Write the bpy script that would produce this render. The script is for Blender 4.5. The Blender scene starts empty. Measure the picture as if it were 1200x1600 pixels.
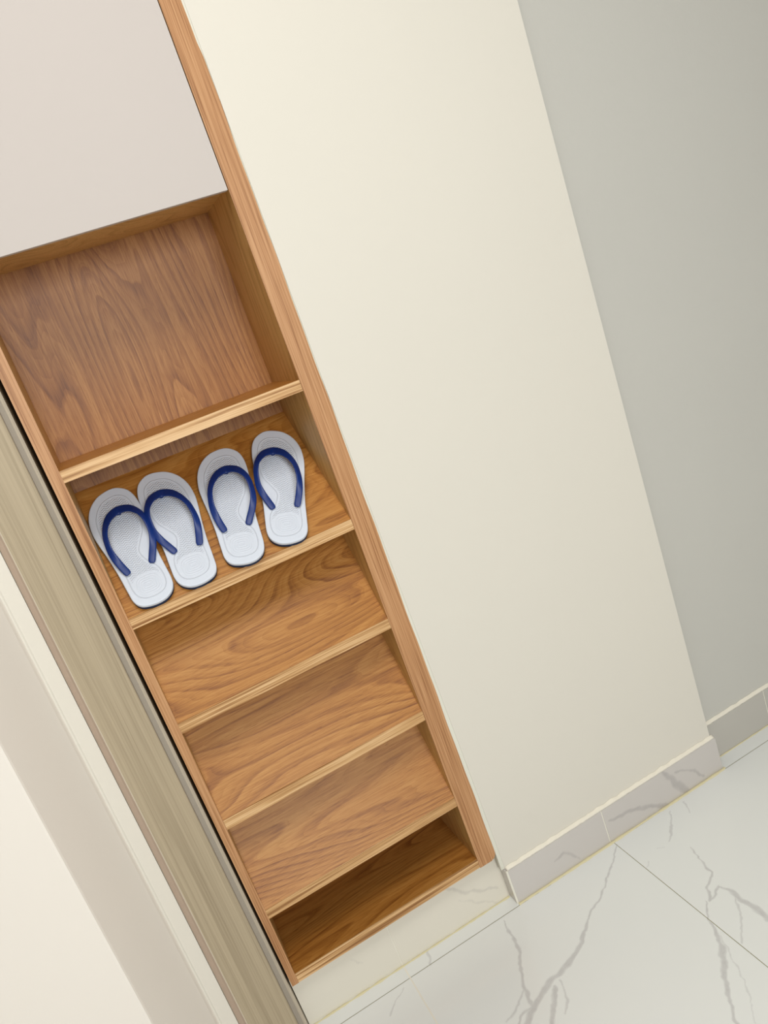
import bpy, bmesh, math
import numpy as np
from mathutils import Vector, Matrix, noise

C = bpy.context.scene.collection
sc = bpy.context.scene

# ------------------------------------------------------------------ camera
CAM = Vector((0.0589, -1.3291, 1.2837))
R_ = Vector((0.8701, -0.3698, -0.3258)); U_ = Vector((0.3954, 0.1289, 0.9094)); F_ = Vector((0.2943, 0.9201, -0.2584))
cd = bpy.data.cameras.new('camera'); cam = bpy.data.objects.new('camera', cd); C.objects.link(cam)
cd.sensor_fit = 'VERTICAL'; cd.sensor_height = 36; cd.lens = 36 * 1219.1 / 1600; cd.clip_start = 0.02
m = Matrix((R_, U_, -F_)).transposed().to_4x4(); m.translation = CAM
cam.matrix_world = m
sc.camera = cam

# ------------------------------------------------------------------ light and exposure
sc.view_settings.view_transform = 'Standard'; sc.view_settings.look = 'None'
sc.view_settings.exposure = 0.17; sc.view_settings.gamma = 1.0; sc.view_settings.use_curve_mapping = False

w = bpy.data.worlds.new('world'); sc.world = w; w.use_nodes = True
w.node_tree.nodes['Background'].inputs[0].default_value = (1.0, 0.97, 0.92, 1)
w.node_tree.nodes['Background'].inputs[1].default_value = 0.3

def area(name, loc, target, sx, sy, power, col):
    l = bpy.data.lights.new(name, 'AREA'); l.shape = 'RECTANGLE'; l.size = sx; l.size_y = sy
    l.energy = power; l.color = col
    o = bpy.data.objects.new(name, l); C.objects.link(o); o.location = loc
    o.rotation_euler = (Vector(target) - Vector(loc)).to_track_quat('-Z', 'Y').to_euler()
    return o
area('ceiling_panel_lamp', (0.2, -1.3, 2.77), (0.2, -1.2, 0), 0.8, 0.8, 21, (1.0, 0.975, 0.94))
area('rear_fill_light', (0.32, -3.3, 1.65), (0.3, 0, 0.6), 1.2, 1.2, 51, (0.965, 0.98, 0.985))  # added fill behind the camera to even out the light, no window there

# ------------------------------------------------------------------ helpers
def srgb(r, g, b):
    f = lambda c: (c / 255 / 12.92) if c / 255 <= 0.04045 else ((c / 255 + 0.055) / 1.055) ** 2.4
    return (f(r), f(g), f(b), 1)

def link_mesh(name, bm, mats, parent=None, smooth=False):
    me = bpy.data.meshes.new(name); bmesh.ops.recalc_face_normals(bm, faces=bm.faces[:])
    bm.to_mesh(me); bm.free()
    for mt in (mats if isinstance(mats, (list, tuple)) else [mats]): me.materials.append(mt)
    if smooth:
        for p in me.polygons: p.use_smooth = True
    o = bpy.data.objects.new(name, me); C.objects.link(o)
    if parent: o.parent = parent
    return o

def struct(name, bm, mats, smooth=False, label=None):
    o = link_mesh(name, bm, mats, None, smooth); o['kind'] = 'structure'
    if label: o['label'] = label
    return o

def part(name, bm, mats, parent, label=None, smooth=False):
    """link a mesh built in world coordinates as child of a thing or part"""
    o = link_mesh(name, bm, mats, None, smooth)
    o.parent = parent
    o.matrix_parent_inverse = world_of(parent).inverted()
    if label: o['label'] = label
    return o

def world_of(o):
    return (world_of(o.parent) @ o.matrix_parent_inverse @ o.matrix_basis) if o.parent else o.matrix_basis.copy()

def box(bm, x0, x1, y0, y1, z0, z1, mi=0):
    v = [bm.verts.new(p) for p in ((x0,y0,z0),(x1,y0,z0),(x1,y1,z0),(x0,y1,z0),(x0,y0,z1),(x1,y0,z1),(x1,y1,z1),(x0,y1,z1))]
    fs = [bm.faces.new([v[i] for i in f]) for f in ((0,3,2,1),(4,5,6,7),(0,1,5,4),(1,2,6,5),(2,3,7,6),(3,0,4,7))]
    for f in fs: f.material_index = mi
    return fs

def prism(bm, pts, frm, to, mi=0):
    """pts: list of 2d points, frm/to: functions mapping 2d point to the two end caps"""
    a = [bm.verts.new(frm(p)) for p in pts]; b = [bm.verts.new(to(p)) for p in pts]
    n = len(pts); fs = [bm.faces.new(a[::-1]), bm.faces.new(b)]
    for i in range(n):
        j = (i + 1) % n; fs.append(bm.faces.new((a[i], a[j], b[j], b[i])))
    for f in fs: f.material_index = mi
    return fs

def bevel(bm, wd, seg=2, ang=0.5):
    es = [e for e in bm.edges if len(e.link_faces) == 2 and e.calc_face_angle(0) > ang]
    bmesh.ops.bevel(bm, geom=es, offset=wd, segments=seg, affect='EDGES', profile=0.6, clamp_overlap=True)

# ------------------------------------------------------------------ materials
class NT:
    def __init__(s, name, rough=0.6, spec=0.3):
        s.m = bpy.data.materials.new(name); s.m.use_nodes = True
        s.t = s.m.node_tree; s.b = s.t.nodes['Principled BSDF']
        s.b.inputs['Roughness'].default_value = rough
        s.b.inputs['Specular IOR Level'].default_value = spec
    def n(s, ty, **k):
        nd = s.t.nodes.new(ty)
        for a, v in k.items(): setattr(nd, a, v)
        return nd
    def l(s, a, b): s.t.links.new(a, b)
    def setin(s, inp, v):
        if hasattr(v, 'links') or isinstance(v, bpy.types.NodeSocket): s.l(v, inp)
        else: inp.default_value = v
    def math(s, op, a, b=0.0, c=0.0, clamp=False):
        nd = s.n('ShaderNodeMath', operation=op, use_clamp=clamp)
        s.setin(nd.inputs[0], a); s.setin(nd.inputs[1], b); s.setin(nd.inputs[2], c)
        return nd.outputs[0]
    def coord(s): return s.n('ShaderNodeTexCoord').outputs['Object']
    def mapping(s, vec, scale, loc=(0,0,0)):
        nd = s.n('ShaderNodeMapping'); s.l(vec, nd.inputs[0])
        nd.inputs['Scale'].default_value = scale; nd.inputs['Location'].default_value = loc
        return nd.outputs[0]
    def noise(s, vec, scale=1, detail=3, rough=0.5, dist=0):
        nd = s.n('ShaderNodeTexNoise'); s.l(vec, nd.inputs['Vector'])
        nd.inputs['Scale'].default_value = scale; nd.inputs['Detail'].default_value = detail
        nd.inputs['Roughness'].default_value = rough; nd.inputs['Distortion'].default_value = dist
        return nd.outputs['Fac']
    def ramp(s, fac, stops):
        nd = s.n('ShaderNodeValToRGB'); s.l(fac, nd.inputs[0]); cr = nd.color_ramp
        while len(cr.elements) < len(stops): cr.elements.new(0.5)
        for e, (p, c) in zip(cr.elements, stops): e.position = p; e.color = c
        return nd.outputs[0]
    def mix(s, fac, a, b, blend='MIX'):
        nd = s.n('ShaderNodeMix', data_type='RGBA', blend_type=blend)
        s.setin(nd.inputs[0], fac); s.setin(nd.inputs[6], a); s.setin(nd.inputs[7], b)
        return nd.outputs[2]
    def base(s, c): s.setin(s.b.inputs['Base Color'], c)
    def bump(s, h, strength=0.3, dist=0.001):
        nd = s.n('ShaderNodeBump'); s.l(h, nd.inputs['Height'])
        nd.inputs['Strength'].default_value = strength; nd.inputs['Distance'].default_value = dist
        s.l(nd.outputs[0], s.b.inputs['Normal'])

def paint(name, col, var=0.03, bumpy=0.12):
    t = NT(name, 0.62, 0.2); co = t.coord()
    n1 = t.noise(t.mapping(co, (2.2, 2.2, 2.2)), 1, 3, 0.5)
    a = tuple(min(1, c * (1 + var)) for c in col[:3]) + (1,)
    b = tuple(c * (1 - var) for c in col[:3]) + (1,)
    t.base(t.mix(n1, a, b))
    n2 = t.noise(co, 90, 4, 0.6); n3 = t.noise(co, 9, 2, 0.5)
    t.bump(t.math('ADD', n2, t.math('MULTIPLY', n3, 2.5)), bumpy, 0.0015)
    return t.m

def wood(name, axis, light, mid, dark, seed=0.0, rings=34.0, fig=1.0, rough=0.42):
    """laminated oak: axis = grain direction"""
    t = NT(name, rough, 0.35); co = t.coord()
    ai = 'xyz'.index(axis)
    def sc_(along, across): return tuple(along if i == ai else across for i in range(3))
    off = (seed * 3.1, seed * 1.7, seed * 2.3)
    wob = t.noise(t.mapping(co, sc_(3.5, 26.0), off), 1, 2, 0.5)
    big = t.noise(t.mapping(co, sc_(1.0 * fig, 6.5 * fig), off), 1, 1.2, 0.4, 0.12)
    u = t.math('MULTIPLY', t.math('ADD', big, t.math('MULTIPLY', wob, 0.03)), rings)
    r = t.math('FRACT', u)
    ring = t.math('POWER', r, 3.0)                                   # slow rise, quick fall
    ring = t.math('MULTIPLY', ring, t.math('SUBTRACT', 1.0, t.math('POWER', r, 18.0)))
    r2 = t.math('FRACT', t.math('MULTIPLY', u, 2.7)); ring2 = t.math('POWER', r2, 2.0)
    rm = t.noise(t.mapping(co, sc_(7.0, 30.0), (off[2], off[0], off[1])), 1, 2, 0.5)   # rings fade in and out
    ring = t.math('MULTIPLY', ring, t.math('MULTIPLY_ADD', rm, 1.6, -0.1))
    fine = t.noise(t.mapping(co, sc_(9.0, 420.0), off), 1, 3, 0.65)
    pore = t.noise(t.mapping(co, sc_(38.0, 800.0), off), 1, 1, 0.5)
    pore = t.math('MULTIPLY', t.math('GREATER_THAN', pore, 0.62), 0.16)
    zone = t.noise(t.mapping(co, sc_(1.0, 11.0), (off[0] + 5, off[1], off[2])), 1, 2, 0.5)
    f = t.math('ADD', t.math('MULTIPLY', ring, 0.60), t.math('MULTIPLY', fine, 0.80))
    f = t.math('ADD', f, t.math('MULTIPLY', ring2, 0.13))
    f = t.math('ADD', f, t.math('MULTIPLY', t.math('SUBTRACT', zone, 0.5), 0.5))
    f = t.math('ADD', f, pore)
    t.base(t.ramp(f, [(0.22, light), (0.55, mid), (1.0, dark)]))
    t.bump(f, 0.25, 0.0004)
    return t.m

def edge_wood(name, axis, light, mid, dark, seed=0.0, f1=210.0, f2=520.0, big=0.45):
    """straight-grained edging: fine parallel streaks"""
    t = NT(name, 0.42, 0.35); co = t.coord(); ai = 'xyz'.index(axis)
    def sc_(al, ac): return tuple(al if i == ai else ac for i in range(3))
    off = (seed * 3.1, seed * 1.7, seed * 2.3)
    a = t.noise(t.mapping(co, sc_(3.5, f1), off), 1, 2, 0.55, 0.15)
    b = t.noise(t.mapping(co, sc_(10.0, f2), off), 1, 2, 0.6)
    c = t.noise(t.mapping(co, sc_(1.6, 34.0), off), 1, 2, 0.5)
    f = t.math('ADD', t.math('MULTIPLY', a, 0.9), t.math('MULTIPLY', b, 0.5))
    f = t.math('ADD', f, t.math('ADD', t.math('MULTIPLY', c, big), (0.45 - big) * 0.5))
    t.base(t.ramp(t.math('MULTIPLY', f, 0.7), [(0.54, light), (0.65, mid), (0.78, dark)]))
    t.bump(f, 0.2, 0.0004)
    return t.m

OAK = (srgb(196, 142, 74), srgb(175, 117, 51), srgb(124, 70, 22))
OAK_EDGE = (srgb(216, 176, 126), srgb(196, 152, 100), srgb(150, 104, 58))
m_oak_x = wood('oak_laminate_shelf', 'x', *OAK, seed=0.0)
m_oak_x2 = wood('oak_laminate_shelf_b', 'x', *OAK, seed=3.9)
m_oak_x3 = wood('oak_laminate_shelf_c', 'x', *OAK, seed=5.1)
m_oak_x4 = wood('oak_laminate_shelf_d', 'x', *OAK, seed=8.6)
m_oak_back = wood('oak_laminate_back', 'z', srgb(184, 132, 74), srgb(158, 104, 50), srgb(114, 66, 27), seed=1.3, rings=34)
m_oak_side = wood('oak_laminate_side', 'z', srgb(218, 178, 116), srgb(202, 160, 96), srgb(168, 124, 66), seed=4.2, rings=20)  # lightened in colour to stand in for missing light from the left
m_oak_stile = edge_wood('oak_edge_vertical', 'z', srgb(198, 151, 107), srgb(185, 136, 92), srgb(152, 104, 64), seed=6.4, f1=300.0, f2=700.0, big=0.2)
m_oak_edge = edge_wood('oak_edge_horizontal', 'x', srgb(224, 186, 138), srgb(198, 154, 102), srgb(142, 96, 52), seed=7.7)
m_door = paint('door_white_lacquer', srgb(198, 190, 184), 0.01, 0.02)
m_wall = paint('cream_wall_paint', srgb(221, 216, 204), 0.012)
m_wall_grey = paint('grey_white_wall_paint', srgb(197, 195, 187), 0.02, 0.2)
m_wall_left = paint('warm_white_wall_paint', srgb(238, 231, 221), 0.01)
m_plaster = paint('white_filler_plaster', srgb(238, 232, 216), 0.02, 0.5)
m_caulk = paint('pale_caulk', srgb(224, 222, 208), 0.02, 0.3)
m_ceil = paint('ceiling_paint', srgb(205, 204, 200), 0.01)
m_wall_taupe = paint('taupe_wall_paint', srgb(150, 146, 140), 0.01)

def grey_oak():
    t = NT('grey_oak_film', 0.5, 0.3); co = t.coord()
    a = t.noise(t.mapping(co, (420, 420, 3)), 1, 3, 0.6)
    b = t.noise(t.mapping(co, (60, 60, 1.2)), 1, 2, 0.5)
    f = t.math('ADD', t.math('MULTIPLY', a, 0.6), t.math('MULTIPLY', b, 0.4))
    t.base(t.ramp(f, [(0.3, srgb(184, 168, 141)), (0.5, srgb(172, 157, 131)), (0.7, srgb(150, 135, 110))]))
    t.bump(a, 0.2, 0.0004)
    return t.m
m_casing = grey_oak()

def simple(name, col, rough=0.5, spec=0.4):
    t = NT(name, rough, spec); co = t.coord()
    n1 = t.noise(co, 60, 2, 0.5)
    a = tuple(min(1, c * 1.04) for c in col[:3]) + (1,); b = tuple(c * 0.96 for c in col[:3]) + (1,)
    t.base(t.mix(n1, a, b)); return t.m
m_casing_edge = simple('casing_edge_brown_grey', srgb(176, 156, 138), 0.5)
m_casing_bevel_shade = simple('casing_bevel_shade_grey', srgb(158, 148, 134), 0.4)  # shade of the right-facing bevel and groove, put into the colour
m_casing_highlight = simple('casing_edge_highlight', srgb(196, 184, 164), 0.35)  # highlight lines along the casing edges, painted as a lighter colour
m_yellow = simple('yellowed_grout', srgb(220, 211, 172), 0.7)
m_joint_dark = simple('olive_grout', srgb(158, 152, 118), 0.8)
m_joint_light = simple('white_grout', srgb(232, 228, 214), 0.8)
m_navy = simple('navy_rubber_strap', srgb(2, 42, 112), 0.4, 0.5)
m_navy_dark = simple('dark_navy_outsole_rubber', srgb(26, 44, 74), 0.6, 0.3)

def marble(name, base_a, base_b, vein_col, rough):
    t = NT(name, rough, 0.5); co = t.coord()
    cloud = t.noise(t.mapping(co, (3, 3, 3)), 1, 3, 0.5)
    c = t.mix(cloud, base_a, base_b)
    at = t.n('ShaderNodeAttribute', attribute_name='vein').outputs['Fac']
    n = t.noise(co, 70, 3, 0.6)
    k = t.math('MULTIPLY', at, t.math('ADD', 0.5, t.math('MULTIPLY', n, 0.6)), clamp=True)
    c = t.mix(k, c, vein_col)
    t.base(c); return t.m
m_floor = marble('white_marble_floor_tile', srgb(227, 230, 227), srgb(232, 233, 229), srgb(150, 144, 146), 0.16)
m_skirt = marble('marble_skirting_tile', srgb(199, 193, 187), srgb(207, 202, 196), srgb(148, 142, 142), 0.25)
m_skirt_dim = marble('grey_marble_skirting_tile', srgb(186, 181, 172), srgb(190, 187, 178), srgb(148, 142, 142), 0.25)
m_plinth = marble('cream_marble_plinth_tile', srgb(222, 217, 202), srgb(228, 222, 208), srgb(184, 178, 170), 0.25)

# ------------------------------------------------------------------ marble veins as a stain map on dense grids
VEINS_FLOOR = [
 [(0.7239,-0.0273,.0013),(0.6799,-0.0642,.0021),(0.6145,-0.1126,.0028),(0.5595,-0.1383,.0036),(0.5094,-0.1798,.0062),(0.4581,-0.201,.0076),(0.4115,-0.2097,.0083),(0.3642,-0.2294,.0096),(0.3306,-0.2511,.0094)],
 [(0.4198,-0.0247,.0013),(0.411,-0.078,.0037),(0.4079,-0.1064,.0049),(0.3853,-0.146,.0047),(0.3665,-0.1923,.0053),(0.3593,-0.2286,.0052)],
 [(0.3593,-0.2286,.0037),(0.3293,-0.2323,.0029),(0.32,-0.2425,.0022)],
 [(0.3647,-0.1908,.003),(0.3274,-0.2183,.0026),(0.3062,-0.2259,.0026)],
 [(0.4306,-0.219,.0019),(0.4175,-0.2605,.0029),(0.3969,-0.281,.0028)],
 [(0.4127,-0.2241,.0059),(0.3908,-0.2512,.0073),(0.3673,-0.2805,.0071)],
 [(0.8303,-0.1435,.0008),(0.8167,-0.1783,.0015),(0.8104,-0.218,.0034),(0.7784,-0.24,.0029),(0.7558,-0.2687,.0029),(0.7933,-0.254,.0029),(0.802,-0.2706,.005),(0.8007,-0.3021,.007),(0.8026,-0.3353,.0088),(0.8034,-0.3626,.01)],
 [(0.797,-0.2906,.0021),(0.7753,-0.3258,.0027),(0.7303,-0.3732,.0026)],
 [(0.7509,-0.2642,.0014),(0.7237,-0.2944,.0021),(0.7151,-0.3241,.0034),(0.6962,-0.3572,.0067),(0.6612,-0.3938,.0078),(0.6329,-0.4318,.0044),(0.6079,-0.4738,.0042)],
 [(0.7137,-0.3374,.0014),(0.6922,-0.381,.0013),(0.6786,-0.4211,.0009),(0.6298,-0.4914,.0009)],
 [(0.8724,-0.0321,.0013),(0.847,-0.0671,.0038),(0.8106,-0.0987,.0024)],
 [(0.9173,-0.0272,.0026),(0.9015,-0.0627,.0017)],
 [(0.7402,-0.1084,.0016),(0.7271,-0.1194,.0012)],
 [(0.778,-0.0965,.0008),(0.7913,-0.1046,.0008)],
 [(0.1784,-0.031,.0013),(0.1568,-0.0412,.0021),(0.1293,-0.066,.0021)],
 [(0.2567,0.0228,.0027),(0.2467,-0.0153,.0035)],
]
VEINS_WALL = [
 [(0.8964,0.0854,.0057),(0.9249,0.0341,.0136),(0.9495,-0.0086,.0112)],
 [(0.9265,0.064,.0029),(0.9534,0.0547,.0035),(0.9788,0.0395,.0048),(1.0003,0.0093,.003)],
 [(0.7331,0.0511,.0033),(0.7898,0.0424,.0067),(0.8413,0.0239,.008),(0.8912,-0.0038,.0059)],
 [(0.5778,0.0411,.0021),(0.6059,0.046,.0042),(0.6343,0.0104,.0021)],
]
VEINS_PLINTH = [
 [(0.3273,0.1126,.0028),(0.3427,0.1053,.0047),(0.3733,0.0711,.0048),(0.4479,0.0333,.003)],
 [(0.3577,0.062,.0014),(0.3957,0.029,.0025),(0.4314,0.0042,.002)],
 [(0.1079,0.0838,.0009),(0.1238,0.0591,.0018)],
]
def vein_field(X, Y, veins):
    wx = 0.0026 * (np.sin(X * 95 + 3 * np.sin(Y * 61)) + 0.6 * np.sin(Y * 210 + X * 140 + 2 * np.sin(X * 260)))
    wy = 0.0026 * (np.sin(Y * 88 + 2.5 * np.sin(X * 73)) + 0.6 * np.sin(X * 190 - Y * 120 + 2 * np.sin(Y * 240)))
    PX = X + wx * 0.6; PY = Y + wy * 0.6
    out = np.zeros_like(X)
    for pl in veins:
        wmax = max(q[2] for q in pl)
        best = np.full(X.shape, 0.0)
        for (ax, ay, aw), (bx, by, bw) in zip(pl, pl[1:]):
            dx, dy = bx - ax, by - ay
            t = np.clip(((PX - ax) * dx + (PY - ay) * dy) / (dx * dx + dy * dy + 1e-12), 0, 1)
            d = np.hypot(PX - ax - t * dx, PY - ay - t * dy)
            hw = (aw + (bw - aw) * t) * 0.62 + 0.0004
            # crisp on one flank, feathered; slightly stronger at the rim than in the middle
            k = np.clip(1.35 - d / hw, 0, 1) ** 1.1
            rim = 0.55 + 0.45 * np.clip(d / hw, 0, 1) ** 2
            s = 0.42 + 0.42 * min(1.0, wmax / 0.006)
            best = np.maximum(best, k * rim * s)
        out = np.maximum(out, best)
    return out

def grid_mesh(name, u0, u1, v0, v1, step, to3d, veins, mat):
    nu = max(2, int((u1 - u0) / step) + 1); nv = max(2, int((v1 - v0) / step) + 1)
    u = np.linspace(u0, u1, nu); v = np.linspace(v0, v1, nv)
    X, Y = np.meshgrid(u, v); f = vein_field(X, Y, veins)
    P = to3d(X.ravel(), Y.ravel())
    idx = np.arange(nu * nv).reshape(nv, nu)
    Q = np.stack([idx[:-1, :-1], idx[:-1, 1:], idx[1:, 1:], idx[1:, :-1]], -1).reshape(-1, 4)
    me = bpy.data.meshes.new(name)
    me.vertices.add(len(P)); me.vertices.foreach_set('co', P.ravel())
    me.loops.add(Q.size); me.loops.foreach_set('vertex_index', Q.ravel())
    me.polygons.add(len(Q)); me.polygons.foreach_set('loop_start', np.arange(0, Q.size, 4))
    me.update(calc_edges=True); me.validate()
    at = me.attributes.new('vein', 'FLOAT', 'POINT'); at.data.foreach_set('value', f.ravel().astype(np.float32))
    me.materials.append(mat)
    return me

def join_meshes(name, meshes, extra_bm, mats):
    """merge meshes (keeping the vein attribute) plus a plain bmesh into one object"""
    bm = bmesh.new(); lay = bm.verts.layers.float.new('vein')
    for me in meshes: bm.from_mesh(me)
    if extra_bm:
        tmp = bpy.data.meshes.new('tmp'); extra_bm.to_mesh(tmp); extra_bm.free(); bm.from_mesh(tmp); bpy.data.meshes.remove(tmp)
    me = bpy.data.meshes.new(name); bm.to_mesh(me); bm.free()
    for mm in mats: me.materials.append(mm)
    for q in meshes: bpy.data.meshes.remove(q)
    return me

def struct_mesh(name, me, label=None):
    o = bpy.data.objects.new(name, me); C.objects.link(o); o['kind'] = 'structure'
    if label: o['label'] = label
    return o

# ================================================================== SETTING
TOP = 2.80
XL, XR, YB = -1.6, 2.6, -3.6
JX = (0.1972, 0.7238)       # floor joints running away from the wall
JY = -0.0165                # floor joint along the wall
SK = -0.0105                # face of the skirting

# floor: dense tiles where the veins are, plain elsewhere, real grout grooves between
g = 0.0007
fl = []
xs = [-0.33, JX[0], JX[1], 1.2504]
for a, b in zip(xs, xs[1:]):
    for (c, d) in ((-0.60, JY), (JY, 0.034)):
        fl.append(grid_mesh('f', a + g, b - g, c + (g if c == JY else 0), d - (g if d == JY else 0), 0.002,
                            lambda X, Y: np.stack([X, Y, np.zeros_like(X)], 1), VEINS_FLOOR, m_floor))
bm = bmesh.new()
def fq(x0, x1, y0, y1, z=0.0, mi=0):
    f = bm.faces.new([bm.verts.new(p) for p in ((x0,y0,z),(x1,y0,z),(x1,y1,z),(x0,y1,z))]); f.material_index = mi
for a, b in zip(xs, xs[1:]): fq(a + g, b - g, -1.07 + g, -0.60); fq(a + g, b - g, YB, -1.07 - g)
fq(XL, xs[0] - g, YB, 0.034); fq(xs[-1] + g, XR, YB, JY - g); fq(xs[-1] + g, XR, JY + g, 0.034)
fq(-0.33, 1.2504, 0.034, 0.30); fq(XL, -0.33, 0.034, 0.30); fq(1.2504, XR, 0.034, 0.30)
fq(XL, XR, YB, 0.30, -0.0007, 1)
for zz in (JX[0],): fq(zz - 0.0014, zz + 0.0014, -1.0, 0.03, 0.00015, 2)
box(bm, XL, XR, YB, 0.30, -0.06, -0.001)
struct_mesh('floor', join_meshes('floor', fl, bm, [m_floor, m_joint_dark, m_joint_light]),
            'white marble-look floor tiles with grey veins and thin joints')

# centre wall (cream pier) -------------------------------------------------
WL = [(0.0, 0.4705), (0.38, 0.4680), (0.80, 0.4632), (1.2, 0.4596), (1.8, 0.4579), (TOP, 0.4556)]
def wl(z):
    for (a, b), (c, d) in zip(WL, WL[1:]):
        if z <= c: return b + (d - b) * (z - a) / (c - a)
    return WL[-1][1]
bm = bmesh.new()
face = [(x, z) for z, x in WL] + [(1.0505, TOP), (1.0505, 0)]
prism(bm, face, lambda p: (p[0], 0, p[1]), lambda p: (p[0], 0.30, p[1]))
bevel(bm, 0.0015, 2)
struct('wall_center', bm, m_wall, label='smooth cream painted wall beside the oak cabinet')

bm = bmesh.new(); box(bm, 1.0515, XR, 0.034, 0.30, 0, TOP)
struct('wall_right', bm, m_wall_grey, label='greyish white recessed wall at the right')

# left wall: return towards the camera and the near face
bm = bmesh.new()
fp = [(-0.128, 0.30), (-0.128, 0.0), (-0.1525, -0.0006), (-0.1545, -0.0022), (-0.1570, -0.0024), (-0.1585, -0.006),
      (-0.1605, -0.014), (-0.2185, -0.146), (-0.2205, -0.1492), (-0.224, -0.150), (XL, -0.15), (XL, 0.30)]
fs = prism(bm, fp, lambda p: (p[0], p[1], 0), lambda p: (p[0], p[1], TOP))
for f in fs[3:6]: f.material_index = 1  # strip beside the casing: darker paint stands in for weaker light farther back
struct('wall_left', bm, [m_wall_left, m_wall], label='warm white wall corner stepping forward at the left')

bm = bmesh.new(); box(bm, XL, XR, 0.30, 0.34, 0, TOP); struct('wall_niche', bm, m_wall)
bm = bmesh.new(); box(bm, XL - 0.05, XL, YB, 0.30, 0, TOP); struct('wall_far_left', bm, m_wall_taupe)
bm = bmesh.new(); box(bm, XR, XR + 0.05, YB, 0.30, 0, TOP); struct('wall_far_right', bm, m_wall_taupe)
bm = bmesh.new(); box(bm, XL, XR, YB - 0.05, YB, 0, TOP); struct('wall_rear', bm, m_wall_taupe)
bm = bmesh.new(); box(bm, XL, XR, YB, 0.34, TOP, TOP + 0.05); struct('ceiling', bm, m_ceil)

# grey-oak door casing between the cabinet and the left wall ------------------
bm = bmesh.new()
prof = [(-0.127, 0.28), (-0.127, -0.0015), (-0.1245, -0.0045), (-0.1175, -0.0085), (-0.1140, -0.0125), (-0.1120, -0.0132),
        (-0.0335, -0.0132), (-0.0322, -0.0120), (-0.0315, -0.0030), (-0.0235, 0.0010), (-0.0205, -0.0005), (-0.0178, 0.0022), (-0.0172, 0.0060), (-0.0172, 0.28)]
def cz(p, z): 
    k = (p[0] + 0.127) / 0.11
    return (p[0] - 0.0072 * z * max(0, k), p[1], z)
fs = prism(bm, prof, lambda p: cz(p, 0), lambda p: cz(p, TOP))
for i, f in enumerate(fs[2:]):
    f.material_index = 1 if i in (1, 2, 3) else (2 if i in (7, 8, 11) else (3 if i in (4, 9, 10) else 0))
struct('trim_1', bm, [m_casing, m_casing_edge, m_casing_bevel_shade, m_casing_highlight], label='grey-beige wood-grain door casing')

# skirting tiles ---------------------------------------------------------
def skirting(name, segs, z1, yf, yb, mat, veins, label, cap_left=None):
    ms = []; bm = bmesh.new()
    for a, b in segs:
        ms.append(grid_mesh('s', a, b, 0.0, z1, 0.0025, lambda X, Y: np.stack([X, np.full_like(X, yf), Y], 1), veins, mat))
        box(bm, a, b, yf + 0.00005, yb, 0.0, z1)
    for (a, b), (c, d) in zip(segs, segs[1:]): box(bm, b, c, yf + 0.0009, yb - 0.0005, 0, z1 - 0.0003, 1)
    if cap_left:
        box(bm, cap_left[0], cap_left[1], yf - 0.0006, yf + 0.0015, 0, z1 + 0.001, 1)
        box(bm, cap_left[0] + 0.0006, cap_left[1] - 0.0002, yf + 0.0015, 0.0218, 0, z1 - 0.001)
    return struct_mesh(name, join_meshes(name, ms, bm, [mat, m_joint_light]), label)
skirting('baseboard_center', [(0.4700, 0.7180), (0.7206, 1.0560)], 0.0850, SK, -0.0002, m_skirt, VEINS_WALL, 'marble skirting tiles below the cream wall', (0.4656, 0.4699))
skirting('baseboard_right', [(1.0562, 1.250), (1.2526, 1.80), (1.8026, XR)], 0.094, 0.024, 0.0338, m_skirt_dim, [], 'grey marble skirting of the recessed wall')
skirting('baseboard_left', [(-0.0160, JX[0] - 0.0012), (JX[0] + 0.0012, 0.4700)], 0.120, 0.022, 0.034, m_plinth, VEINS_PLINTH, 'pale marble tile plinth under the hanging cabinet')

# rough plaster band above the skirting, filler beads, yellowed grout ---------------
def rough_strip(name, x0, x1, z0, z1, y0, y1, mat, label, amp=0.0015, seed=0, n=140):
    bm = bmesh.new(); rows = []
    for i in range(n + 1):
        x = x0 + (x1 - x0) * i / n
        a = noise.noise(Vector((x * 40, seed, 0))) * amp; b = noise.noise(Vector((x * 55, seed + 7, 0))) * amp * 1.3
        c = noise.noise(Vector((x * 120, seed + 3, 0))) * amp * 0.5
        yy = y0 + c
        rows.append([bm.verts.new(p) for p in ((x, y1, z0), (x, yy, z0 + 0.0004), (x, yy * 0.6 + y1 * 0.4, z0 * 0.6 + z1 * 0.4 + c), (x, y1 - 0.0006, z1 + b - 0.0003), (x, y1, z1 + b))])
    for p, q in zip(rows, rows[1:]):
        for j in range(5): bm.faces.new((p[j], q[j], q[(j + 1) % 5], p[(j + 1) % 5]))
    bm.faces.new(rows[0][::-1]); bm.faces.new(rows[-1])
    return struct(name, bm, mat, True, label)
rough_strip('trim_2', 0.4708, 1.0556, 0.0850, 0.0895, -0.0100, -0.0002, m_plaster, 'rough white plaster band above the skirting', 0.0022)
rough_strip('trim_3', 1.0565, XR - 0.01, 0.094, 0.0985, 0.0245, 0.0338, m_plaster, 'plaster band on the recessed wall', 0.002, 5, 200)
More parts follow.
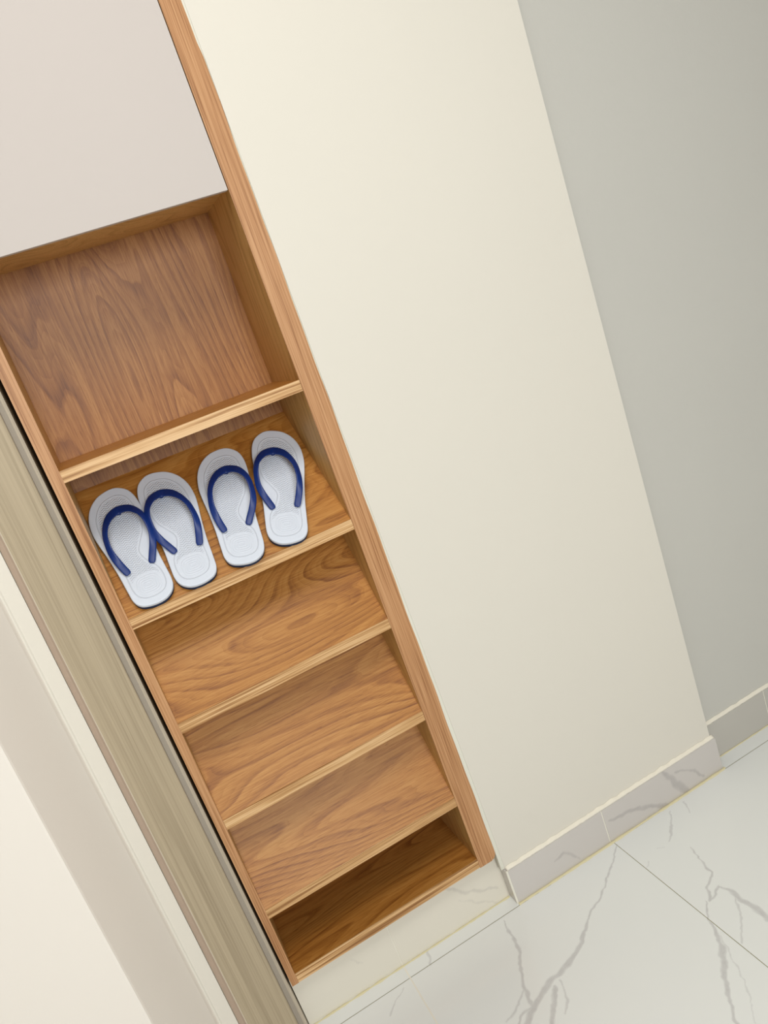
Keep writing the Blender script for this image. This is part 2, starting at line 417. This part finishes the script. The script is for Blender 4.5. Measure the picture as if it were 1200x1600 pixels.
def bead(name, pts, w0, h0, mat, label, seed=0, amp=0.4):
    """low irregular bead of grout lying on the floor along a polyline (x,y)"""
    bm = bmesh.new(); rows = []; P = []
    for (a, b) in zip(pts, pts[1:]):
        n = max(2, int((Vector(b) - Vector(a)).length / 0.004))
        for i in range(n): P.append(Vector(a).lerp(Vector(b), i / n))
    P.append(Vector(pts[-1]))
    for i, p in enumerate(P):
        t = (P[min(i + 1, len(P) - 1)] - P[max(i - 1, 0)]).normalized(); nn = Vector((-t.y, t.x))
        k = 1 + amp * (noise.noise(Vector((p.x * 45, p.y * 45, seed))) + 0.6 * noise.noise(Vector((p.x * 160, p.y * 160, seed))))
        ww = w0 * max(0.15, k); hh = h0 * max(0.2, k)
        rows.append([bm.verts.new((p.x + nn.x * s * ww, p.y + nn.y * s * ww, 0.00012 + hh * hz)) for s, hz in ((-1, 0), (-0.6, 0.6), (0, 1), (0.6, 0.7), (1, 0))])
    for p, q in zip(rows, rows[1:]):
        for j in range(4): bm.faces.new((p[j], p[j + 1], q[j + 1], q[j]))
    return struct(name, bm, mat, True, label)
bead('trim_4', [(0.468, -0.0135), (1.056, -0.0145), (1.0595, -0.011)], 0.0040, 0.0018, m_yellow, 'yellowed grout line along the wall foot', 1)
bead('trim_5', [(-0.016, 0.0188), (0.464, 0.0195)], 0.0026, 0.0010, m_yellow, 'yellowed grout line below the cabinet', 2, 0.7)
bead('trim_6', [(1.062, 0.0225), (XR - 0.02, 0.0225)], 0.0018, 0.0012, m_yellow, 'grout line of the recessed wall', 3, 0.8)
# caulked gap between the cabinet stile and the cream wall
def so(z):   # outer edge of the right stile, slightly wavy as scribed to the wall
    b = 0.4626 - 0.0030 * min(z, 0.38) / 0.38 * 0.9 - max(0, z - 0.38) * 0.0022
    b += 0.0005 * math.sin(z * 23 + 1) + 0.0004 * math.sin(z * 51)
    if z > 1.728: b -= 0.0022
    return b
bm = bmesh.new(); rows = []
for i in range(131):
    z = 0.0855 + (TOP - 0.0955) * i / 130
    a = so(max(z, 0.13)) + 0.0002; b = max(wl(z) - 0.0002, a + 0.0004)
    k = noise.noise(Vector((z * 30, 0, 0))) * 0.0004
    rows.append([bm.verts.new(p) for p in ((a, 0.0120, z), (a, 0.0006 + k, z), ((a + b) / 2, 0.0014 + k, z), (b, 0.0003, z), (b, 0.0120, z))])
for p, q in zip(rows, rows[1:]):
    for j in range(5): bm.faces.new((p[j], p[(j + 1) % 5], q[(j + 1) % 5], q[j]))
bm.faces.new(rows[0]); bm.faces.new(rows[-1][::-1])
struct('trim_7', bm, m_caulk, False, 'pale filler strip between cabinet and cream wall')

# ================================================================== CABINET
W, D = 0.420, 0.1982
S = [1.1906, 0.9237, 0.7160, 0.5083, 0.3000, 0.1423]; T = 0.020
DOORZ = 1.5148; CTOP = TOP - 0.005
cab = bpy.data.objects.new('shoe_cabinet', None); C.objects.link(cab); cab.location = (W / 2, 0.10, 0.1223)
cab['label'] = 'tall narrow built-in oak shoe cabinet with open slanted shelves and a white upper door'; cab['category'] = 'cabinet'
FY = 0.0025        # front edge of the boards, just behind the wall face

# left side panel
bm = bmesh.new()
lo = lambda z: -0.0132 - 0.0046 * z
prism(bm, [(lo(0.1215), 0.1223), (0, 0.1223), (0, CTOP), (lo(CTOP), CTOP)], lambda p: (p[0], FY, p[1]), lambda p: (p[0], D + 0.018, p[1]))
sp = part('side_panel', bm, m_oak_side, cab)
bm = bmesh.new()
prism(bm, [(lo(0.1215), 0.1219), (0.0002, 0.1219), (0.0002, CTOP), (lo(CTOP), CTOP)], lambda p: (p[0], 0.0, p[1]), lambda p: (p[0], FY, p[1])); bevel(bm, 0.0005, 1)
part('edge_band', bm, m_oak_stile, sp, 'lighter oak front edge')
# right side panel and the wider stile in front of it
bm = bmesh.new(); box(bm, W, W + 0.018, FY, D + 0.018, 0.1223, CTOP)
part('side_panel', bm, m_oak_side, cab)
bm = bmesh.new(); pts = [(W, 0.1205), (0.4480, 0.1205), (0.4560, 0.1235), (0.4605, 0.1300), (so(0.14), 0.1400)]
for i in range(1, 120): z = 0.14 + (CTOP - 0.14) * i / 120; pts.append((so(z), z))
pts += [(so(CTOP), CTOP), (W, CTOP)]
prism(bm, pts, lambda p: (p[0], 0.0, p[1]), lambda p: (p[0], FY, p[1])); bevel(bm, 0.0006, 1)
part('stile', bm, m_oak_stile, cab, 'wide front stile with a rounded lower corner')
bm = bmesh.new(); box(bm, 0.0, W, D, D + 0.012, 0.1423, CTOP)
part('back_panel', bm, m_oak_back, cab, 'oak back with vertical grain')
# underside board above the big niche
bm = bmesh.new(); box(bm, 0.0, W, 0.018, D, 1.5215, 1.5415)
part('top_panel', bm, m_oak_side, cab)
# flat shelf
def band(z, parent, mat=m_oak_edge):
    b = bmesh.new(); box(b, 0.0003, W - 0.0003, 0.0002, FY, z - T, z); bevel(b, 0.0006, 1)
    return part('edge_band', b, mat, parent, 'lighter oak front edge')
bm = bmesh.new(); box(bm, 0, W, FY, D, S[0] - T, S[0]); s = part('shelf', bm, m_oak_x3, cab); band(S[0], s)
# slanted shelves
K1 = 0.2090 / D; n_th = 0.016
def slanted(z0, k, mat, ymax=D):
    c = 1 / math.hypot(1, k); dz = n_th / c
    prof = [(FY, z0 - T), (FY, z0), (ymax, z0 + k * (ymax - FY)), (ymax, z0 + k * (ymax - FY) - dz), (FY + 0.004 + max(0, (dz - T) / k), z0 - T)]
    b = bmesh.new(); prism(b, prof, lambda p: (0.0, p[0], p[1]), lambda p: (W, p[0], p[1]))
    o = part('slanted_shelf', b, mat, cab); band(z0, o); return o
slanted(S[1], K1, m_oak_x)
slanted(S[2], 1.60, m_oak_x2, 0.150)
slanted(S[3], 1.80, m_oak_x3, 0.150)
slanted(S[4], 1.75, m_oak_x4, 0.150)
bm = bmesh.new(); box(bm, 0, W, FY, D, S[5] - T, S[5]); s = part('shelf', bm, m_oak_x2, cab); band(S[5], s)
# white door
bm = bmesh.new(); box(bm, 0.0015, W - 0.0022, -0.0020, 0.0100, DOORZ, CTOP - 0.002); bevel(bm, 0.0011, 2)
part('door', bm, m_door, cab, 'plain white upper door')

# ================================================================== FLIP-FLOPS
OUT = [(0.0059,0.1254),(0.0244,0.1182),(0.0410,0.1010),(0.0508,0.0774),(0.0535,0.0501),(0.0512,0.0260),(0.0456,-0.0071),(0.0402,-0.0480),(0.0372,-0.0850),(0.0345,-0.1075),(0.0265,-0.1205),(0.0120,-0.1262),(-0.0054,-0.1275),(-0.0205,-0.1237),(-0.0325,-0.1130),(-0.0372,-0.0965),(-0.0366,-0.0680),(-0.0355,-0.0390),(-0.0366,-0.0100),(-0.0390,0.0185),(-0.0410,0.0466),(-0.0413,0.0720),(-0.0388,0.0940),(-0.0325,0.1105),(-0.0219,0.1210),(-0.0096,0.1263)]
TREAD = [(0.0,.108),(.017,.103),(.031,.088),(.040,.065),(.041,.03),(.035,-.005),(.030,-.04),(.029,-.066),(.027,-.095),(.017,-.110),(-.002,-.114),(-.020,-.109),(-.028,-.093),(-.026,-.066),(-.013,-.044),(-.007,-.022),(-.016,-.002),(-.027,.018),(-.031,.045),(-.030,.075),(-.024,.097),(-.012,.107)]
STRAP = [(-0.0182,-0.054,0.001),(-0.0251,-0.0398,0.005),(-0.0327,-0.0256,0.011),(-0.0382,-0.0102,0.018),(-0.0391,0.0068,0.023),(-0.0373,0.0257,0.025),(-0.0316,0.0423,0.023),(-0.0194,0.059,0.018),(-0.0018,0.0667,0.012),(0.0143,0.0577,0.016),(0.0262,0.0406,0.02),(0.0335,0.0206,0.023),(0.036,0.0009,0.024),(0.036,-0.0152,0.021),(0.0335,-0.0287,0.015),(0.029,-0.0433,0.008),(0.0235,-0.0583,0.002)]
TH = 0.015; TB = 0.0075

def cr(P, n, closed):
    P = [np.array(p, float) for p in P]; N = len(P); out = []
    segs = N if closed else N - 1
    for i in range(segs):
        g4 = [P[(i + k) % N] if closed else P[min(max(i + k, 0), N - 1)] for k in (-1, 0, 1, 2)]
        for j in range(n):
            t = j / n
            out.append(0.5 * ((2*g4[1]) + (-g4[0]+g4[2])*t + (2*g4[0]-5*g4[1]+4*g4[2]-g4[3])*t*t + (-g4[0]+3*g4[1]-3*g4[2]+g4[3])*t**3))
    if not closed: out.append(P[-1])
    return np.array(out)

def sdist(Q, P):
    """signed distance (positive inside) of points Q to closed polygon P"""
    A = P; B = np.roll(P, -1, 0); d = np.full(len(Q), 9.0); ins = np.zeros(len(Q), bool)
    for a, b in zip(A, B):
        ab = b - a; t = np.clip(((Q - a) @ ab) / (ab @ ab + 1e-15), 0, 1)
        d = np.minimum(d, np.linalg.norm(Q - a - t[:, None] * ab, axis=1))
        c = (a[1] > Q[:, 1]) != (b[1] > Q[:, 1])
        xi = a[0] + (Q[:, 1] - a[1]) / (b[1] - a[1] + 1e-15) * (b[0] - a[0])
        ins ^= c & (Q[:, 0] < xi)
    return np.where(ins, d, -d)

def m_footbed():
    t = NT('white_rubber_footbed', 0.55, 0.3)
    t.base(t.mix(t.noise(t.coord(), 40, 2, 0.5), srgb(216, 223, 233), srgb(210, 217, 228)))
    sep = t.n('ShaderNodeSeparateXYZ'); t.l(t.coord(), sep.inputs[0]); x, y = sep.outputs[0], sep.outputs[1]
    at = lambda n_: t.n('ShaderNodeAttribute', attribute_name=n_).outputs['Fac']
    dt, dh = at('tread'), at('heel')
    tri = t.math('PINGPONG', t.math('ADD', x, 0.5), 0.0056)              # zigzag across the foot
    ph = t.math('MULTIPLY', t.math('ADD', y, t.math('MULTIPLY', tri, 0.75)), 2 * math.pi / 0.0045)
    zz = t.math('SINE', ph)
    inner = t.math('MULTIPLY', t.math('SUBTRACT', dt, 0.003), 500, clamp=True)
    noheel = t.math('MULTIPLY', t.math('SUBTRACT', -0.001, dh), 500, clamp=True)
    zig = t.math('MULTIPLY', t.math('MULTIPLY', zz, inner), noheel)
    # raised contour line around the tread
    ridge = t.math('SUBTRACT', 1.0, t.math('MULTIPLY', t.math('ABSOLUTE', dt), 900), clamp=True)
    # concentric wavy rings pressed into the heel
    rg = t.math('SINE', t.math('MULTIPLY', dh, 2 * math.pi / 0.0042))
    hin = t.math('MULTIPLY', t.math('SUBTRACT', dh, 0.001), 500, clamp=True)
    rings = t.math('MULTIPLY', t.math('MULTIPLY', rg, hin), 0.25)
    h = t.math('ADD', t.math('ADD', t.math('MULTIPLY', zig, 0.6), rings), t.math('MULTIPLY', ridge, 1.0))
    t.bump(h, 1.0, 0.0008)
    return t.m
M_FOOT = m_footbed()

def sole_surface(z, x, y):
    # slightly dished footbed with a soft toe spring
    return z

def make_foot(mir):
    outl = cr(OUT, 9, True); tread = cr(TREAD, 6, True)
    heel = np.array([(0.0005 + 0.0235 * math.copysign(abs(math.cos(a)) ** 0.7, math.cos(a)), -0.088 + 0.0215 * math.copysign(abs(math.sin(a)) ** 0.7, math.sin(a))) for a in np.linspace(0, 2 * math.pi, 48, endpoint=False)])
    strap = [np.array(p) for p in STRAP]
    n = len(outl)
    root = bpy.data.objects.new('flip_flop', None); C.objects.link(root)
    cen = np.stack([np.full(n, 0.003) + outl[:, 1] * 0.02, outl[:, 1] * 0.80], 1)
    def shell(bm, zb, zt, ins_b, ins_t, rnd, rings):
        """solid of the outline from zb to zt with rounded rims; returns nothing"""
        loops = []
        d = outl - cen; L = np.linalg.norm(d, axis=1)[:, None]; dn = d / L
        spec = [(ins_b + rnd, zb), (ins_b + rnd * 0.25, zb + rnd * 0.3), (ins_b, zb + rnd)]
        spec += [(ins_t, zt - rnd), (ins_t + rnd * 0.3, zt - rnd * 0.28), (ins_t + rnd, zt)]
        for ins, z in spec:
            P = outl - dn * ins; loops.append([bm.verts.new((mir * p[0], p[1], z)) for p in P])
        last = outl - dn * (ins_t + rnd)
        for k in range(1, rings + 1):
            s = 1 - k / (rings + 1); P = cen + (last - cen) * s
            loops.append([bm.verts.new((mir * p[0], p[1], zt)) for p in P])
        for A, B in zip(loops, loops[1:]):
            for i in range(n):
                j = (i + 1) % n; bm.faces.new((A[i], A[j], B[j], B[i]))
        P = cen
        ctr = [bm.verts.new((mir * p[0], p[1], zt)) for p in P]
        A = loops[-1]
        for i in range(n):
            j = (i + 1) % n; bm.faces.new((A[i], A[j], ctr[j], ctr[i]))
        bm.faces.new(loops[0][::-1])
        bmesh.ops.remove_doubles(bm, verts=ctr, dist=1e-6)
    # white footbed
    bm = bmesh.new(); shell(bm, TB, TH, 0.0, 0.0, 0.0016, 34)
    fb = link_mesh('footbed', bm, M_FOOT, root, True)
    me = fb.data; co = np.zeros(len(me.vertices) * 3); me.vertices.foreach_get('co', co); co = co.reshape(-1, 3)
    Q = np.stack([co[:, 0] * mir, co[:, 1]], 1)
    for nm, poly in (('tread', tread), ('heel', heel)):
        a = me.attributes.new(nm, 'FLOAT', 'POINT')
        v = sdist(Q, poly); v = np.where(co[:, 2] > TH - 0.0005, v, -0.05)
        a.data.foreach_set('value', v.astype(np.float32))
    # navy outsole
    bm = bmesh.new(); shell(bm, 0.0, TB, 0.0004, 0.0004, 0.0010, 1)
    o = link_mesh('outsole', bm, m_navy_dark, root, True); o['label'] = 'thin dark navy underside layer'
    # strap: swept ribbon
    P = cr(STRAP, 7, False); N = len(P); bm = bmesh.new(); rows = []
    K = 14
    for i in range(N):
        u = i / (N - 1); a = P[max(i - 1, 0)]; b = P[min(i + 1, N - 1)]
        t = Vector(b - a).normalized(); c = Vector(P[i]) + Vector((0, 0, TH + 0.0012))
        hor = Vector((t.x, t.y, 0)).normalized(); outw = Vector((hor.y, -hor.x, 0))
        if outw.dot(Vector((P[i][0] - 0.0, P[i][1] + 0.01, 0))) < 0: outw = -outw
        e = min(u, 1 - u) * 2                       # 0 ends, 1 apex
        side = max(0.0, 1 - abs(e - 0.52) / 0.42); side = side * side * (3 - 2 * side)
        ap = max(0.0, (e - 0.7) / 0.3)
        nn = (Vector((0, 0, 1)) + outw * (0.75 * side + 0.0 * ap)).normalized()
        nn = (nn - t * nn.dot(t)).normalized(); wv = t.cross(nn).normalized()
        wd = 0.0062 + 0.0022 * ap ** 1.2 - 0.0004 * side; th = 0.0017 + 0.0006 * ap
        if i < 4: wd *= (0.55, 0.82, 0.95, 1)[i]
        if i > N - 5: wd *= (0.55, 0.82, 0.95, 1)[N - 1 - i]
        row = []
        for k in range(K):
            an = 2 * math.pi * k / K; cx = math.copysign(abs(math.cos(an)) ** 0.6, math.cos(an)); cy = math.copysign(abs(math.sin(an)) ** 0.75, math.sin(an))
            q = c + wv * (cx * wd) + nn * (cy * th); q.z = max(q.z, TH - 0.0002)
            row.append(bm.verts.new((mir * q.x, q.y, q.z)))
        rows.append(row)
    for A, B in zip(rows, rows[1:]):
        for k in range(K): bm.faces.new((A[k], A[(k + 1) % K], B[(k + 1) % K], B[k]))
    bm.faces.new(rows[0]); bm.faces.new(rows[-1][::-1])
    st = link_mesh('strap', bm, m_navy, root, True); st['label'] = 'navy blue rubber thong strap'
    # toe post
    bm = bmesh.new(); rings = []
    ax_, ay_ = STRAP[8][0], STRAP[8][1]
    for z, r, yy in ((TH - 0.0002, 0.0048, ay_ + 0.003), (TH + 0.0012, 0.0034, ay_ + 0.003), (TH + 0.006, 0.0028, ay_ + 0.002), (TH + 0.0115, 0.0036, ay_ + 0.001)):
        rings.append([bm.verts.new((mir * (ax_ + r * math.cos(a)), yy + r * math.sin(a), z)) for a in np.linspace(0, 2 * math.pi, 14, endpoint=False)])
    for A, B in zip(rings, rings[1:]):
        for k in range(14): bm.faces.new((A[k], A[(k + 1) % 14], B[(k + 1) % 14], B[k]))
    bm.faces.new(rings[0][::-1]); bm.faces.new(rings[-1])
    link_mesh('toe_post', bm, m_navy, root, True)
    return root

def copy_thing(o):
    c = o.copy(); C.objects.link(c)
    for ch in list(o.children):
        k = ch.copy(); C.objects.link(k); k.parent = c
    return c

right = make_foot(1); left = make_foot(-1)
ex = Vector((1, 0, 0)); ee = Vector((0, 1, K1)).normalized(); en = ex.cross(ee)
ORG = Vector((0, FY, S[1]))
def place(o, x, t, rot, label):
    m = Matrix((ex, ee, en)).transposed().to_4x4() @ Matrix.Rotation(rot, 4, 'Z')
    m.translation = ORG + ex * x + ee * t + en * 0.0003
    o.matrix_basis = m; o['label'] = label; o['category'] = 'flip-flop'; o['group'] = 'white and blue flip-flops on the slanted shelf'
place(left, 0.0540, 0.1261, -0.0055, 'navy-strapped white flip-flop at the left end, beside the left side panel')
place(right, 0.1350, 0.1250, -0.0280, 'navy-strapped white flip-flop second from the left, touching the leftmost one')
l2 = copy_thing(left); place(l2, 0.2424, 0.1218, -0.2212, 'white flip-flop with navy strap, third from the left, tilted to the right')
r2 = copy_thing(right); place(r2, 0.3355, 0.1209, -0.2946, 'navy-strapped white flip-flop at the right end of the row, nearest the wide stile')
